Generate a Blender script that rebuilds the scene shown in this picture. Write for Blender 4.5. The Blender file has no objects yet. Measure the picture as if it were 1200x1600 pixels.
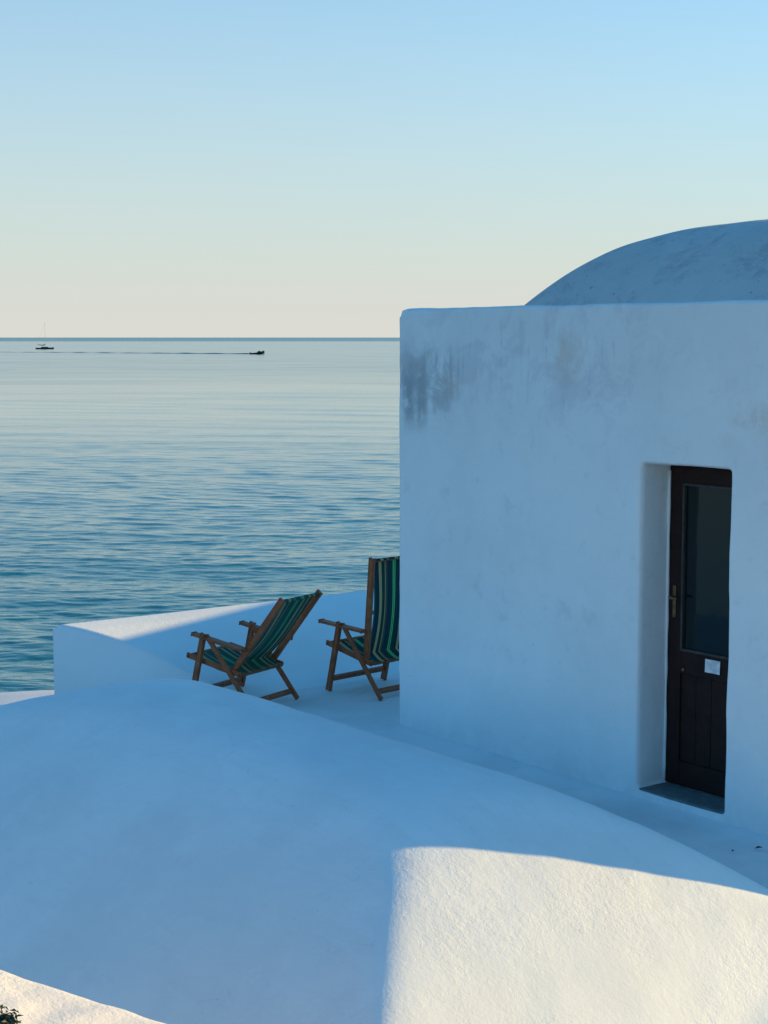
import bpy, bmesh, math, random
import numpy as np
from mathutils import Vector, Matrix, noise as mnoise

random.seed(7)
rng = np.random.default_rng(11)
scene = bpy.context.scene

# ------------------------------------------------------------------ camera
CAM_Z = 2.79
cam_data = bpy.data.cameras.new('camera')
cam = bpy.data.objects.new('camera', cam_data)
scene.collection.objects.link(cam)
cam.location = (0, 0, CAM_Z)
cam.rotation_euler = (math.radians(90) - math.atan(273 / 2600), 0, 0)
cam_data.sensor_fit = 'VERTICAL'
cam_data.sensor_height = 24.0
cam_data.lens = 24.0 * 2600 / 1600
cam_data.clip_start = 0.1
cam_data.clip_end = 80000
scene.camera = cam
scene.render.resolution_x, scene.render.resolution_y = 768, 1024

# ------------------------------------------------------------------ light
SUN_EL = math.radians(12.0)
LH = Vector((0.97, 0.25)).normalized()            # horizontal direction towards the sun
world = bpy.data.worlds.new('World')
scene.world = world
world.use_nodes = True
wn, wl = world.node_tree.nodes, world.node_tree.links
wn.clear()
sky = wn.new('ShaderNodeTexSky')
sky.sky_type = 'NISHITA'
sky.sun_disc = False
sky.sun_elevation = SUN_EL
sky.sun_rotation = math.atan2(LH.x, LH.y)
sky.altitude = 0
sky.air_density = 1.0
sky.dust_density = 0.5
sky.ozone_density = 5.0
bg = wn.new('ShaderNodeBackground')
bg.inputs['Strength'].default_value = 0.1
wo = wn.new('ShaderNodeOutputWorld')
wb = wn.new('ShaderNodeMix')                       # daylight white balance of the camera
wb.data_type = 'RGBA'; wb.blend_type = 'MULTIPLY'
wb.inputs[0].default_value = 1.0
wb.inputs[7].default_value = (0.55, 1.43, 1.41, 1)
wl.new(sky.outputs[0], wb.inputs[6])
# pale sea haze thinning out with height above the horizon, the same all round
wtc = wn.new('ShaderNodeTexCoord')
wsep = wn.new('ShaderNodeSeparateXYZ')
wl.new(wtc.outputs['Generated'], wsep.inputs[0])
def wmath(op, a, b):
    n = wn.new('ShaderNodeMath'); n.operation = op
    for i, v in enumerate((a, b)):
        if isinstance(v, (int, float)): n.inputs[i].default_value = v
        else: wl.new(v, n.inputs[i])
    return n.outputs[0]
wz = wmath('MAXIMUM', wsep.outputs[2], 0.0)
wf = wmath('MULTIPLY', wmath('POWER', 2.71828, wmath('MULTIPLY', wmath('POWER', wmath('MULTIPLY', wz, 1 / 0.235), 1.3), -1.0)), 0.98)
whz = wn.new('ShaderNodeMix'); whz.data_type = 'RGBA'
wl.new(wf, whz.inputs[0])
wl.new(wb.outputs[2], whz.inputs[6])
whz.inputs[7].default_value = (3.56, 3.50, 3.24, 1)
wl.new(whz.outputs[2], bg.inputs['Color'])
wl.new(bg.outputs[0], wo.inputs['Surface'])

sun_data = bpy.data.lights.new('sun', 'SUN')
sun_data.energy = 3.55
sun_data.angle = math.radians(0.55)
sun_data.color = (1.0, 0.655, 0.225)
sun = bpy.data.objects.new('sun', sun_data)
scene.collection.objects.link(sun)
Ldir = Vector((LH.x * math.cos(SUN_EL), LH.y * math.cos(SUN_EL), math.sin(SUN_EL)))
sun.rotation_euler = Ldir.to_track_quat('Z', 'Y').to_euler()
sun.location = (30, 8, 12)

scene.view_settings.view_transform = 'Standard'
scene.view_settings.look = 'None'
scene.view_settings.exposure = 1.02
scene.view_settings.gamma = 1.0
scene.view_settings.use_curve_mapping = False

# ------------------------------------------------------------------ helpers
COL = scene.collection
NX, NY = 0.792, 0.61                               # b axis (into the house); a axis runs along the facade to the left
THETA = math.atan2(-NX, NY)                        # local x = -a, local y = b

def W(a, b, z=0.0):
    return (NX * b - NY * a, NY * b + NX * a, z)

def tag(o, label=None, cat=None, group=None, kind=None):
    if label: o['label'] = label
    if cat: o['category'] = cat
    if group: o['group'] = group
    if kind: o['kind'] = kind
    return o

def empty(name, loc, rz=0.0):
    o = bpy.data.objects.new(name, None)
    o.empty_display_size = 0.2
    COL.objects.link(o)
    o.location = loc
    o.rotation_euler = (0, 0, rz)
    return o

def link_mesh(name, me, mat, parent=None, smooth=True):
    o = bpy.data.objects.new(name, me)
    COL.objects.link(o)
    if mat is not None:
        me.materials.append(mat)
    if smooth:
        me.polygons.foreach_set('use_smooth', [True] * len(me.polygons))
    if parent is not None:
        o.parent = parent
    return o

def obj_from_bm(name, bm, mat, parent=None, smooth=False):
    me = bpy.data.meshes.new(name)
    bmesh.ops.recalc_face_normals(bm, faces=bm.faces)
    bm.to_mesh(me)
    bm.free()
    return link_mesh(name, me, mat, parent, smooth)

def add_box(bm, lo, hi, bevel=0.0, seg=2):
    r = bmesh.ops.create_cube(bm, size=1.0)
    vs = r['verts']
    for v in vs:
        v.co = Vector([lo[i] + (v.co[i] + 0.5) * (hi[i] - lo[i]) for i in range(3)])
    if bevel > 0:
        es = list({e for v in vs for e in v.link_edges})
        bmesh.ops.bevel(bm, geom=es, offset=bevel, segments=seg, affect='EDGES', profile=0.5)

def add_bar(bm, p0, p1, w, t, side=Vector((0, 1, 0)), bevel=0.006, ext=0.0):
    """a rectangular bar from p0 to p1: t thick along side, w wide in the other direction"""
    p0, p1 = Vector(p0), Vector(p1)
    d = (p1 - p0).normalized()
    p0 = p0 - d * ext
    p1 = p1 + d * ext
    s = (Vector(side) - d * Vector(side).dot(d)).normalized()
    u = d.cross(s)
    r = bmesh.ops.create_cube(bm, size=1.0)
    vs = r['verts']
    L = (p1 - p0).length
    m = (p0 + p1) / 2
    for v in vs:
        c = v.co.copy()
        v.co = m + d * c.x * L + s * c.y * t + u * c.z * w
    if bevel > 0:
        es = list({e for v in vs for e in v.link_edges})
        bmesh.ops.bevel(bm, geom=es, offset=bevel, segments=2, affect='EDGES', profile=0.5)

def add_tube(bm, pts, radii, seg=10, cap=True):
    pts = [Vector(p) for p in pts]
    rings = []
    for i, p in enumerate(pts):
        d = (pts[min(i + 1, len(pts) - 1)] - pts[max(i - 1, 0)]).normalized()
        ref = Vector((0, 0, 1)) if abs(d.z) < 0.9 else Vector((1, 0, 0))
        x = d.cross(ref).normalized()
        y = d.cross(x).normalized()
        r = radii[i] if isinstance(radii, (list, tuple)) else radii
        rings.append([bm.verts.new(p + (x * math.cos(2 * math.pi * k / seg) + y * math.sin(2 * math.pi * k / seg)) * r) for k in range(seg)])
    for a, b in zip(rings[:-1], rings[1:]):
        for k in range(seg):
            bm.faces.new((a[k], a[(k + 1) % seg], b[(k + 1) % seg], b[k]))
    if cap:
        bm.faces.new(rings[0][::-1])
        bm.faces.new(rings[-1])

def grid_mesh(name, P, closed_skirt=None):
    """P: (ny, nx, 3) array -> mesh of quads"""
    ny, nx = P.shape[:2]
    me = bpy.data.meshes.new(name)
    idx = np.arange(ny * nx).reshape(ny, nx)
    q = np.stack([idx[:-1, :-1], idx[:-1, 1:], idx[1:, 1:], idx[1:, :-1]], -1).reshape(-1, 4)
    me.vertices.add(ny * nx)
    me.vertices.foreach_set('co', P.reshape(-1).astype(np.float32))
    me.loops.add(q.size)
    me.loops.foreach_set('vertex_index', q.reshape(-1).astype(np.int32))
    me.polygons.add(len(q))
    me.polygons.foreach_set('loop_start', np.arange(0, q.size, 4, dtype=np.int32))
    me.polygons.foreach_set('loop_total', np.full(len(q), 4, dtype=np.int32))
    me.update(calc_edges=True)
    me.validate()
    return me

def vnoise(x, y, seed=0, n=14, lo=0.6, hi=6.0):
    """smooth random field from a sum of sines, about unit variance"""
    r = np.random.default_rng(seed)
    f = np.zeros_like(x)
    for _ in range(n):
        k = lo * (hi / lo) ** r.random()
        th = r.random() * 2 * math.pi
        f += np.sin(k * (x * math.cos(th) + y * math.sin(th)) + r.random() * 6.28) * (lo / k) ** 0.7
    return f / math.sqrt(n / 4)

# ------------------------------------------------------------------ materials
def new_mat(name):
    m = bpy.data.materials.new(name)
    m.use_nodes = True
    nt = m.node_tree
    b = nt.nodes['Principled BSDF']
    return m, nt, b

def N_(nt, t, **kw):
    n = nt.nodes.new(t)
    for k, v in kw.items():
        setattr(n, k, v)
    return n

def ramp(nt, fac, stops, interp='LINEAR'):
    r = nt.nodes.new('ShaderNodeValToRGB')
    r.color_ramp.interpolation = interp
    el = r.color_ramp.elements
    while len(el) > 1:
        el.remove(el[-1])
    el[0].position, el[0].color = stops[0][0], (*stops[0][1], 1)
    for p, c in stops[1:]:
        e = el.new(p)
        e.color = (*c, 1)
    nt.links.new(fac, r.inputs['Fac'])
    return r.outputs['Color']

def noise_tex(nt, vec, scale, detail=4, rough=0.55, dist=0.0):
    n = nt.nodes.new('ShaderNodeTexNoise')
    n.inputs['Scale'].default_value = scale
    n.inputs['Detail'].default_value = detail
    n.inputs['Roughness'].default_value = rough
    n.inputs['Distortion'].default_value = dist
    if vec is not None:
        nt.links.new(vec, n.inputs['Vector'])
    return n.outputs['Fac']

def math_(nt, op, a, b=None, clamp=False):
    n = nt.nodes.new('ShaderNodeMath')
    n.operation = op
    n.use_clamp = clamp
    for i, v in enumerate((a, b)):
        if v is None: continue
        if isinstance(v, (int, float)):
            n.inputs[i].default_value = v
        else:
            nt.links.new(v, n.inputs[i])
    return n.outputs[0]

def mapr(nt, v, a, b, c=0.0, d=1.0, smooth=True):
    n = nt.nodes.new('ShaderNodeMapRange')
    n.interpolation_type = 'SMOOTHSTEP' if smooth else 'LINEAR'
    nt.links.new(v, n.inputs[0])
    for i, x in enumerate((a, b, c, d)):
        n.inputs[i + 1].default_value = x
    return n.outputs[0]

def mix(nt, fac, c1, c2):
    n = nt.nodes.new('ShaderNodeMix')
    n.data_type = 'RGBA'
    if isinstance(fac, (int, float)):
        n.inputs[0].default_value = fac
    else:
        nt.links.new(fac, n.inputs[0])
    for s, c in ((6, c1), (7, c2)):
        if isinstance(c, tuple):
            n.inputs[s].default_value = (*c, 1)
        else:
            nt.links.new(c, n.inputs[s])
    return n.outputs[2]

def obj_coord(nt):
    return nt.nodes.new('ShaderNodeTexCoord').outputs['Object']

def plaster(name, base=(0.80, 0.862, 0.875), grain=1.0, stain=None, mottling=0.5):
    m, nt, b = new_mat(name)
    oc = obj_coord(nt)
    # colour: faint patches of older and newer whitewash
    n1 = noise_tex(nt, oc, 0.9, 5, 0.6)
    n2 = noise_tex(nt, oc, 4.5, 6, 0.65)
    dark = tuple(c * 0.86 for c in base)
    light = tuple(min(0.90, c * 1.03) for c in base)
    c = mix(nt, math_(nt, 'MULTIPLY', mapr(nt, n1, 0.35, 0.65), mottling), base, dark)
    c = mix(nt, math_(nt, 'MULTIPLY', mapr(nt, n2, 0.5, 0.75), 0.5), c, light)
    # tiny chips and specks
    sp = noise_tex(nt, oc, 38, 2, 0.5)
    c = mix(nt, math_(nt, 'MULTIPLY', mapr(nt, sp, 0.74, 0.8), 0.35), c, (0.42, 0.43, 0.43))
    if stain is not None:
        c = stain(nt, oc, c)
    nt.links.new(c, b.inputs['Base Color'])
    b.inputs['Roughness'].default_value = 0.92
    b.inputs['Specular IOR Level'].default_value = 0.15
    # relief: coarse trowel grain, brush drag and fine grit
    g1 = noise_tex(nt, oc, 20, 3, 0.55)
    g2 = noise_tex(nt, oc, 58, 4, 0.6, 0.4)
    g3 = noise_tex(nt, oc, 150, 2, 0.5)
    h = math_(nt, 'ADD', math_(nt, 'MULTIPLY', g1, 0.75), math_(nt, 'MULTIPLY', g2, 0.55))
    h = math_(nt, 'ADD', h, math_(nt, 'MULTIPLY', g3, 0.10))
    bp = nt.nodes.new('ShaderNodeBump')
    nt.links.new(mapr(nt, noise_tex(nt, oc, 2.2, 4, 0.6, 0.6), 0.36, 0.64, 0.40, 1.0), bp.inputs['Strength'])   # trowelled smooth here, rough there
    bp.inputs['Distance'].default_value = 0.011 * grain
    nt.links.new(h, bp.inputs['Height'])
    nt.links.new(bp.outputs[0], b.inputs['Normal'])
    return m

def box_mask(nt, x, z, x0, x1, z0, z1, sx, sz):
    """soft box mask in two coordinates"""
    m1 = math_(nt, 'MULTIPLY', mapr(nt, x, x0 - sx, x0 + sx), mapr(nt, x, x1 + sx, x1 - sx))
    m2 = math_(nt, 'MULTIPLY', mapr(nt, z, z0 - sz, z0 + sz), mapr(nt, z, z1 + sz, z1 - sz))
    return math_(nt, 'MULTIPLY', m1, m2)

def facade_stain(nt, oc, c):
    """damp grey patch with run marks below the roof corner, faint ochre patches: local x is -a - base, z height"""
    s = nt.nodes.new('ShaderNodeSeparateXYZ')
    nt.links.new(oc, s.inputs[0])
    x, z = s.outputs[0], s.outputs[2]
    mp = nt.nodes.new('ShaderNodeMapping')
    nt.links.new(oc, mp.inputs[0])
    mp.inputs['Scale'].default_value = (9, 9, 1.3)
    st = noise_tex(nt, mp.outputs[0], 1.0, 6, 0.65, 0.3)         # vertical runs
    bl = noise_tex(nt, oc, 5.0, 6, 0.7, 0.3)                     # blotches
    mp2 = nt.nodes.new('ShaderNodeMapping')
    nt.links.new(oc, mp2.inputs[0])
    mp2.inputs['Scale'].default_value = (26, 26, 1.6)
    fine = noise_tex(nt, mp2.outputs[0], 1.0, 4, 0.6, 0.2)
    # big damp patch: blotchy body, dark lower left, ragged runs
    b3 = noise_tex(nt, oc, 3.4, 7, 0.68, 0.5)
    k = box_mask(nt, x, z, 0.0, 0.60, 2.26, 2.72, 0.14, 0.14)
    k = math_(nt, 'MULTIPLY', k, mapr(nt, math_(nt, 'ADD', math_(nt, 'MULTIPLY', st, 0.22), math_(nt, 'MULTIPLY', b3, 0.78)), 0.40, 0.55))
    c = mix(nt, math_(nt, 'MULTIPLY', k, 0.80), c, (0.42, 0.47, 0.49))
    k = box_mask(nt, x, z, 0.03, 0.30, 2.20, 2.60, 0.05, 0.12)
    k = math_(nt, 'MULTIPLY', k, mapr(nt, math_(nt, 'ADD', math_(nt, 'MULTIPLY', st, 0.35), math_(nt, 'MULTIPLY', bl, 0.65)), 0.42, 0.56))
    c = mix(nt, math_(nt, 'MULTIPLY', k, 0.68), c, (0.27, 0.33, 0.36))
    k = box_mask(nt, x, z, 0.55, 0.70, 2.44, 2.68, 0.012, 0.10)
    k = math_(nt, 'MULTIPLY', k, mapr(nt, fine, 0.46, 0.58))
    c = mix(nt, math_(nt, 'MULTIPLY', k, 0.4), c, (0.32, 0.37, 0.41))
    # run marks over the whole upper band
    k = box_mask(nt, x, z, 0.0, 2.2, 2.40, 2.88, 0.3, 0.16)
    k = math_(nt, 'MULTIPLY', k, mapr(nt, fine, 0.54, 0.70))
    k = math_(nt, 'MULTIPLY', k, mapr(nt, bl, 0.40, 0.58))
    c = mix(nt, math_(nt, 'MULTIPLY', k, 0.55), c, (0.46, 0.50, 0.54))
    k = box_mask(nt, x, z, 0.2, 2.4, 2.30, 3.2, 0.5, 0.25)
    k = math_(nt, 'MULTIPLY', k, mapr(nt, b3, 0.46, 0.62))
    c = mix(nt, math_(nt, 'MULTIPLY', k, 0.45), c, (0.56, 0.58, 0.64))
    k = box_mask(nt, x, z, 0.0, 3.4, 0.6, 2.9, 0.4, 0.3)
    k = math_(nt, 'MULTIPLY', k, mapr(nt, bl, 0.54, 0.72))
    c = mix(nt, math_(nt, 'MULTIPLY', k, 0.34), c, (0.55, 0.57, 0.61))
    tiny = noise_tex(nt, oc, 21, 3, 0.5, 0.3)
    k = math_(nt, 'MULTIPLY', mapr(nt, tiny, 0.70, 0.76), mapr(nt, b3, 0.45, 0.6))
    c = mix(nt, math_(nt, 'MULTIPLY', k, 0.5), c, (0.36, 0.40, 0.43))
    # ochre patches where old paint shows
    for (x0, x1, z0, z1, s_) in ((1.55, 1.80, 2.52, 2.80, 0.40), (0.48, 0.62, 2.40, 2.50, 0.55), (3.02, 3.3, 2.28, 2.40, 0.34), (2.9, 3.4, 2.1, 2.6, 0.12)):
        k = box_mask(nt, x, z, x0, x1, z0, z1, 0.07, 0.07)
        k = math_(nt, 'MULTIPLY', k, mapr(nt, bl, 0.38, 0.60))
        c = mix(nt, math_(nt, 'MULTIPLY', k, s_), c, (0.62, 0.50, 0.40))
    # grime rising from the floor
    k = math_(nt, 'MULTIPLY', mapr(nt, z, 0.28, 0.0), mapr(nt, bl, 0.35, 0.65))
    c = mix(nt, math_(nt, 'MULTIPLY', k, 0.28), c, (0.50, 0.53, 0.54))
    return c

def dome_stain(nt, oc, c):
    bl = noise_tex(nt, oc, 2.6, 8, 0.68, 0.5)
    b2 = noise_tex(nt, oc, 9.0, 6, 0.7, 0.4)
    k = math_(nt, 'MULTIPLY', mapr(nt, bl, 0.47, 0.60), mapr(nt, b2, 0.40, 0.56))
    c = mix(nt, math_(nt, 'MULTIPLY', k, 0.55), c, (0.24, 0.28, 0.29))
    tiny = noise_tex(nt, oc, 24, 3, 0.5)
    c = mix(nt, math_(nt, 'MULTIPLY', mapr(nt, tiny, 0.68, 0.74), 0.6), c, (0.15, 0.17, 0.18))
    c = mix(nt, math_(nt, 'MULTIPLY', mapr(nt, bl, 0.40, 0.6), 0.30), c, (0.48, 0.51, 0.53))
    return c

def floor_stain(nt, oc, c):
    bl = noise_tex(nt, oc, 1.6, 7, 0.62, 0.3)
    b2 = noise_tex(nt, oc, 11.0, 5, 0.7, 0.2)
    c = mix(nt, math_(nt, 'MULTIPLY', mapr(nt, bl, 0.44, 0.62), 0.30), c, (0.55, 0.60, 0.62))
    k = math_(nt, 'MULTIPLY', mapr(nt, b2, 0.60, 0.76), mapr(nt, bl, 0.35, 0.6))
    c = mix(nt, math_(nt, 'MULTIPLY', k, 0.45), c, (0.36, 0.39, 0.40))
    return c

def vault_wear(nt, oc, c):
    """brush drags of successive limewash coats, faint repair patches, hairline cracks"""
    mp = nt.nodes.new('ShaderNodeMapping')
    nt.links.new(oc, mp.inputs[0])
    mp.inputs['Rotation'].default_value = (0, 0, 0.7)
    mp.inputs['Scale'].default_value = (2.0, 11, 4)
    br = noise_tex(nt, mp.outputs[0], 1.0, 6, 0.7, 0.6)
    c = mix(nt, math_(nt, 'MULTIPLY', mapr(nt, br, 0.45, 0.68), 0.22), c, (0.66, 0.72, 0.75))
    pt = noise_tex(nt, oc, 1.3, 2, 0.4, 1.2)
    c = mix(nt, math_(nt, 'MULTIPLY', mapr(nt, pt, 0.52, 0.56), 0.10), c, (0.62, 0.68, 0.72))
    vo = nt.nodes.new('ShaderNodeTexVoronoi')
    vo.feature = 'DISTANCE_TO_EDGE'
    wob = nt.nodes.new('ShaderNodeVectorMath'); wob.operation = 'ADD'
    nz = nt.nodes.new('ShaderNodeTexNoise'); nz.inputs['Scale'].default_value = 3.0; nz.inputs['Detail'].default_value = 5
    nt.links.new(oc, nz.inputs['Vector'])
    nt.links.new(oc, wob.inputs[0]); nt.links.new(nz.outputs['Color'], wob.inputs[1])
    nt.links.new(wob.outputs[0], vo.inputs['Vector'])
    vo.inputs['Scale'].default_value = 0.75
    k = math_(nt, 'MULTIPLY', mapr(nt, vo.outputs['Distance'], 0.005, 0.0), mapr(nt, br, 0.50, 0.62))
    c = mix(nt, math_(nt, 'MULTIPLY', k, 0.28), c, (0.40, 0.43, 0.45))
    return c

M_VAULT = plaster('whitewash_vault', grain=0.46, stain=vault_wear, mottling=0.55)
M_WALL = plaster('whitewash_wall', grain=0.55, stain=facade_stain, mottling=0.5)
M_DOME = plaster('whitewash_dome', base=(0.52, 0.56, 0.56), grain=0.9, stain=dome_stain)
M_PARAPET = plaster('whitewash_parapet', grain=0.4, mottling=0.3)
M_FLOOR = plaster('whitewash_floor', base=(0.76, 0.81, 0.82), grain=0.5, stain=floor_stain, mottling=0.6)
M_LEDGE = plaster('whitewash_ledge', base=(0.80, 0.79, 0.77), grain=0.6, mottling=0.5)

def wood_mat(name, c1, c2, scale=1.0, rough=0.55):
    m, nt, b = new_mat(name)
    oc = obj_coord(nt)
    mp = nt.nodes.new('ShaderNodeMapping')
    nt.links.new(oc, mp.inputs[0])
    mp.inputs['Scale'].default_value = (14 * scale, 40 * scale, 14 * scale)
    g = noise_tex(nt, mp.outputs[0], 1.0, 6, 0.65, 0.6)
    c = ramp(nt, g, [(0.3, c1), (0.7, c2)])
    nt.links.new(c, b.inputs['Base Color'])
    b.inputs['Roughness'].default_value = rough
    b.inputs['Specular IOR Level'].default_value = 0.25
    bp = nt.nodes.new('ShaderNodeBump')
    bp.inputs['Strength'].default_value = 0.4
    bp.inputs['Distance'].default_value = 0.002
    nt.links.new(g, bp.inputs['Height'])
    nt.links.new(bp.outputs[0], b.inputs['Normal'])
    return m

M_TEAK = wood_mat('varnished_beech', (0.22, 0.062, 0.026), (0.44, 0.145, 0.058))
M_DOOR = wood_mat('dark_door_wood', (0.012, 0.0045, 0.0035), (0.030, 0.011, 0.008), 0.8, 0.65)

def simple(name, col, rough=0.5, metal=0.0):
    m, nt, b = new_mat(name)
    oc = obj_coord(nt)
    g = noise_tex(nt, oc, 18, 4, 0.6)
    c = mix(nt, mapr(nt, g, 0.35, 0.65), tuple(x * 0.8 for x in col), tuple(min(1, x * 1.15) for x in col))
    nt.links.new(c, b.inputs['Base Color'])
    b.inputs['Roughness'].default_value = rough
    b.inputs['Metallic'].default_value = metal
    return m

M_BRASS = simple('worn_brass', (0.24, 0.17, 0.09), 0.5, 0.9)
M_STEEL = simple('dull_steel', (0.35, 0.34, 0.33), 0.45, 0.9)
M_PAPER = simple('white_paper', (0.72, 0.74, 0.76), 0.9)
M_SLATE = simple('slate', (0.11, 0.15, 0.155), 0.8)
M_CURTAIN = simple('dark_interior_cloth', (0.020, 0.030, 0.030), 0.95)
M_HULL = simple('dark_hull_paint', (0.012, 0.016, 0.024), 0.35)
M_BOATWHITE = simple('cream_boat_paint', (0.16, 0.17, 0.19), 0.5)
M_MAST = simple('pale_aluminium', (0.42, 0.42, 0.40), 0.5)
M_ROCK = simple('coastal_rock', (0.16, 0.13, 0.11), 0.95)
M_LEAF = simple('dark_leaf', (0.016, 0.040, 0.022), 0.6)
M_DRYLEAF = simple('dry_leaf', (0.05, 0.04, 0.03), 0.9)
M_STEM = simple('shrub_stem', (0.06, 0.04, 0.03), 0.9)

def glass_mat():
    m, nt, b = new_mat('door_glass')
    b.inputs['Base Color'].default_value = (0.006, 0.012, 0.013, 1)
    b.inputs['Roughness'].default_value = 0.06
    b.inputs['Specular IOR Level'].default_value = 0.32
    oc = obj_coord(nt)
    g = noise_tex(nt, oc, 6, 2, 0.5)
    bp = nt.nodes.new('ShaderNodeBump')
    bp.inputs['Distance'].default_value = 0.001
    nt.links.new(g, bp.inputs['Height'])
    nt.links.new(bp.outputs[0], b.inputs['Normal'])
    return m
M_GLASS = glass_mat()

def sling_mat(name, stops):
    """woven stripes across the width (UV x)"""
    m, nt, b = new_mat(name)
    uv = nt.nodes.new('ShaderNodeTexCoord').outputs['UV']
    s = nt.nodes.new('ShaderNodeSeparateXYZ')
    nt.links.new(uv, s.inputs[0])
    c = ramp(nt, s.outputs[0], stops, 'CONSTANT')
    wv = noise_tex(nt, uv, 55, 3, 0.6)
    c = mix(nt, mapr(nt, wv, 0.35, 0.7), c, mix(nt, 0.12, c, (0.02, 0.03, 0.03)))
    nt.links.new(c, b.inputs['Base Color'])
    b.inputs['Roughness'].default_value = 0.9
    b.inputs['Specular IOR Level'].default_value = 0.1
    # a little light comes through the canvas
    tr = nt.nodes.new('ShaderNodeBsdfTranslucent')
    nt.links.new(c, tr.inputs['Color'])
    ms = nt.nodes.new('ShaderNodeMixShader')
    ms.inputs[0].default_value = 0.12
    out = nt.nodes['Material Output']
    nt.links.new(b.outputs[0], ms.inputs[1])
    nt.links.new(tr.outputs[0], ms.inputs[2])
    nt.links.new(ms.outputs[0], out.inputs['Surface'])
    return m

G_D, G_N, G_T, G_G, G_M = (0.010, 0.088, 0.070), (0.015, 0.066, 0.092), (0.60, 0.46, 0.21), (0.20, 0.82, 0.26), (0.028, 0.20, 0.13)
STRIPES = [(0, G_M), (.03, G_N), (.13, G_T), (.20, G_D), (.29, G_T), (.31, (.10, .13, .10)), (.36, G_N), (.45, G_D), (.50, G_G), (.52, G_M), (.545, G_G), (.57, G_D), (.63, G_N), (.72, G_T), (.78, G_D), (.86, G_T), (.90, G_N), (.97, G_M)]
M_SLING = sling_mat('striped_canvas', STRIPES)
STRIPES_B = [(p, tuple(0.6 * x + 0.4 * y for x, y in zip(c, (0.035, 0.22, 0.15)))) for p, c in STRIPES]
M_SLING_B = sling_mat('striped_canvas_faded', STRIPES_B)

# ------------------------------------------------------------------ sea
SEA_Z = CAM_Z - 9.0

def water_mat():
    m, nt, b = new_mat('sea_water')
    g = nt.nodes.new('ShaderNodeNewGeometry')
    s = nt.nodes.new('ShaderNodeSeparateXYZ')
    nt.links.new(g.outputs['Position'], s.inputs[0])
    y = s.outputs[1]
    b.inputs['Base Color'].default_value = (0.018, 0.19, 0.225, 1)
    b.inputs['IOR'].default_value = 1.333
    # small ripples that the mesh no longer resolves show as roughness
    near = mapr(nt, y, 40, 500, 0.05, 0.14)
    mpf = nt.nodes.new('ShaderNodeMapping')
    nt.links.new(g.outputs['Position'], mpf.inputs[0])
    mpf.inputs['Scale'].default_value = (0.012, 0.035, 1)
    slick = noise_tex(nt, mpf.outputs[0], 1.0, 5, 0.6, 0.8)       # wind-ruffled lanes between slicks
    near = math_(nt, 'ADD', near, mapr(nt, slick, 0.42, 0.68, 0.0, 0.035))
    far = mapr(nt, y, 3000, 4600, 0.0, 0.15)
    nt.links.new(math_(nt, 'ADD', near, far), b.inputs['Roughness'])
    mp = nt.nodes.new('ShaderNodeMapping')
    nt.links.new(g.outputs['Position'], mp.inputs[0])
    mp.inputs['Scale'].default_value = (0.8, 2.2, 1)
    n1 = noise_tex(nt, mp.outputs[0], 1.1, 4, 0.6, 0.5)
    bp = nt.nodes.new('ShaderNodeBump')
    bp.inputs['Strength'].default_value = 1.0
    nt.links.new(mapr(nt, y, 40, 300, 0.035, 0.006), bp.inputs['Distance'])
    nt.links.new(n1, bp.inputs['Height'])
    nt.links.new(bp.outputs[0], b.inputs['Normal'])
    return m

def build_sea():
    # polar sheet: fine towards the open sea, coarse elsewhere, reaching the horizon
    hgt = 9.0
    inv = np.linspace(1 / 36.0, 1 / 900.0, 1050)
    r = np.concatenate([[2, 8, 16, 24, 30], 1 / inv, np.geomspace(930, 60000, 60)])
    th = np.concatenate([np.linspace(-180, -22, 40)[:-1], np.linspace(-22, 18, 620), np.linspace(18, 180, 40)[1:]])
    th = np.radians(th)
    R, T = np.meshgrid(r, th, indexing='ij')
    X, Y = R * np.sin(T), R * np.cos(T)
    dr = np.gradient(r)
    DR = np.maximum(dr[:, None], R * np.radians(0.065) * 0.6)
    Z = np.zeros_like(X)
    rr = np.random.default_rng(5)
    # warp for irregular crests
    wx = 0.8 * vnoise(X, Y, 31, 8, 0.05, 0.3)
    wy = 0.8 * vnoise(X, Y, 32, 8, 0.05, 0.3)
    gust = 0.80 + 0.45 * vnoise(X * 0.35, Y, 33, 8, 0.01, 0.08)
    for i in range(94):
        lam = 0.28 * (3.2 / 0.28) ** (rr.random() ** 1.1) if i < 72 else rr.uniform(4, 15)
        ang = rr.normal(math.radians(8), math.radians(17))
        k = 2 * math.pi / lam
        amp = 0.0016 * lam ** 0.80 if i < 72 else 0.0007 * lam ** 0.95
        fade = np.clip((lam / DR - 1.7) / 2.2, 0, 1)
        ph = k * ((X + wx) * math.sin(ang) + (Y + wy) * math.cos(ang)) + rr.random() * 6.28
        Z += amp * fade * (np.sin(ph) + 0.22 * np.cos(2 * ph)) * np.clip(gust, 0.25, 1.5)
    ok = (np.abs(T) < math.radians(23))
    Z *= ok
    P = np.stack([X, Y, Z + SEA_Z], -1)
    me = grid_mesh('sea', P)
    o = link_mesh('sea', me, water_mat())
    tag(o, 'calm rippled blue sea stretching to the horizon', kind='structure')
build_sea()

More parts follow.
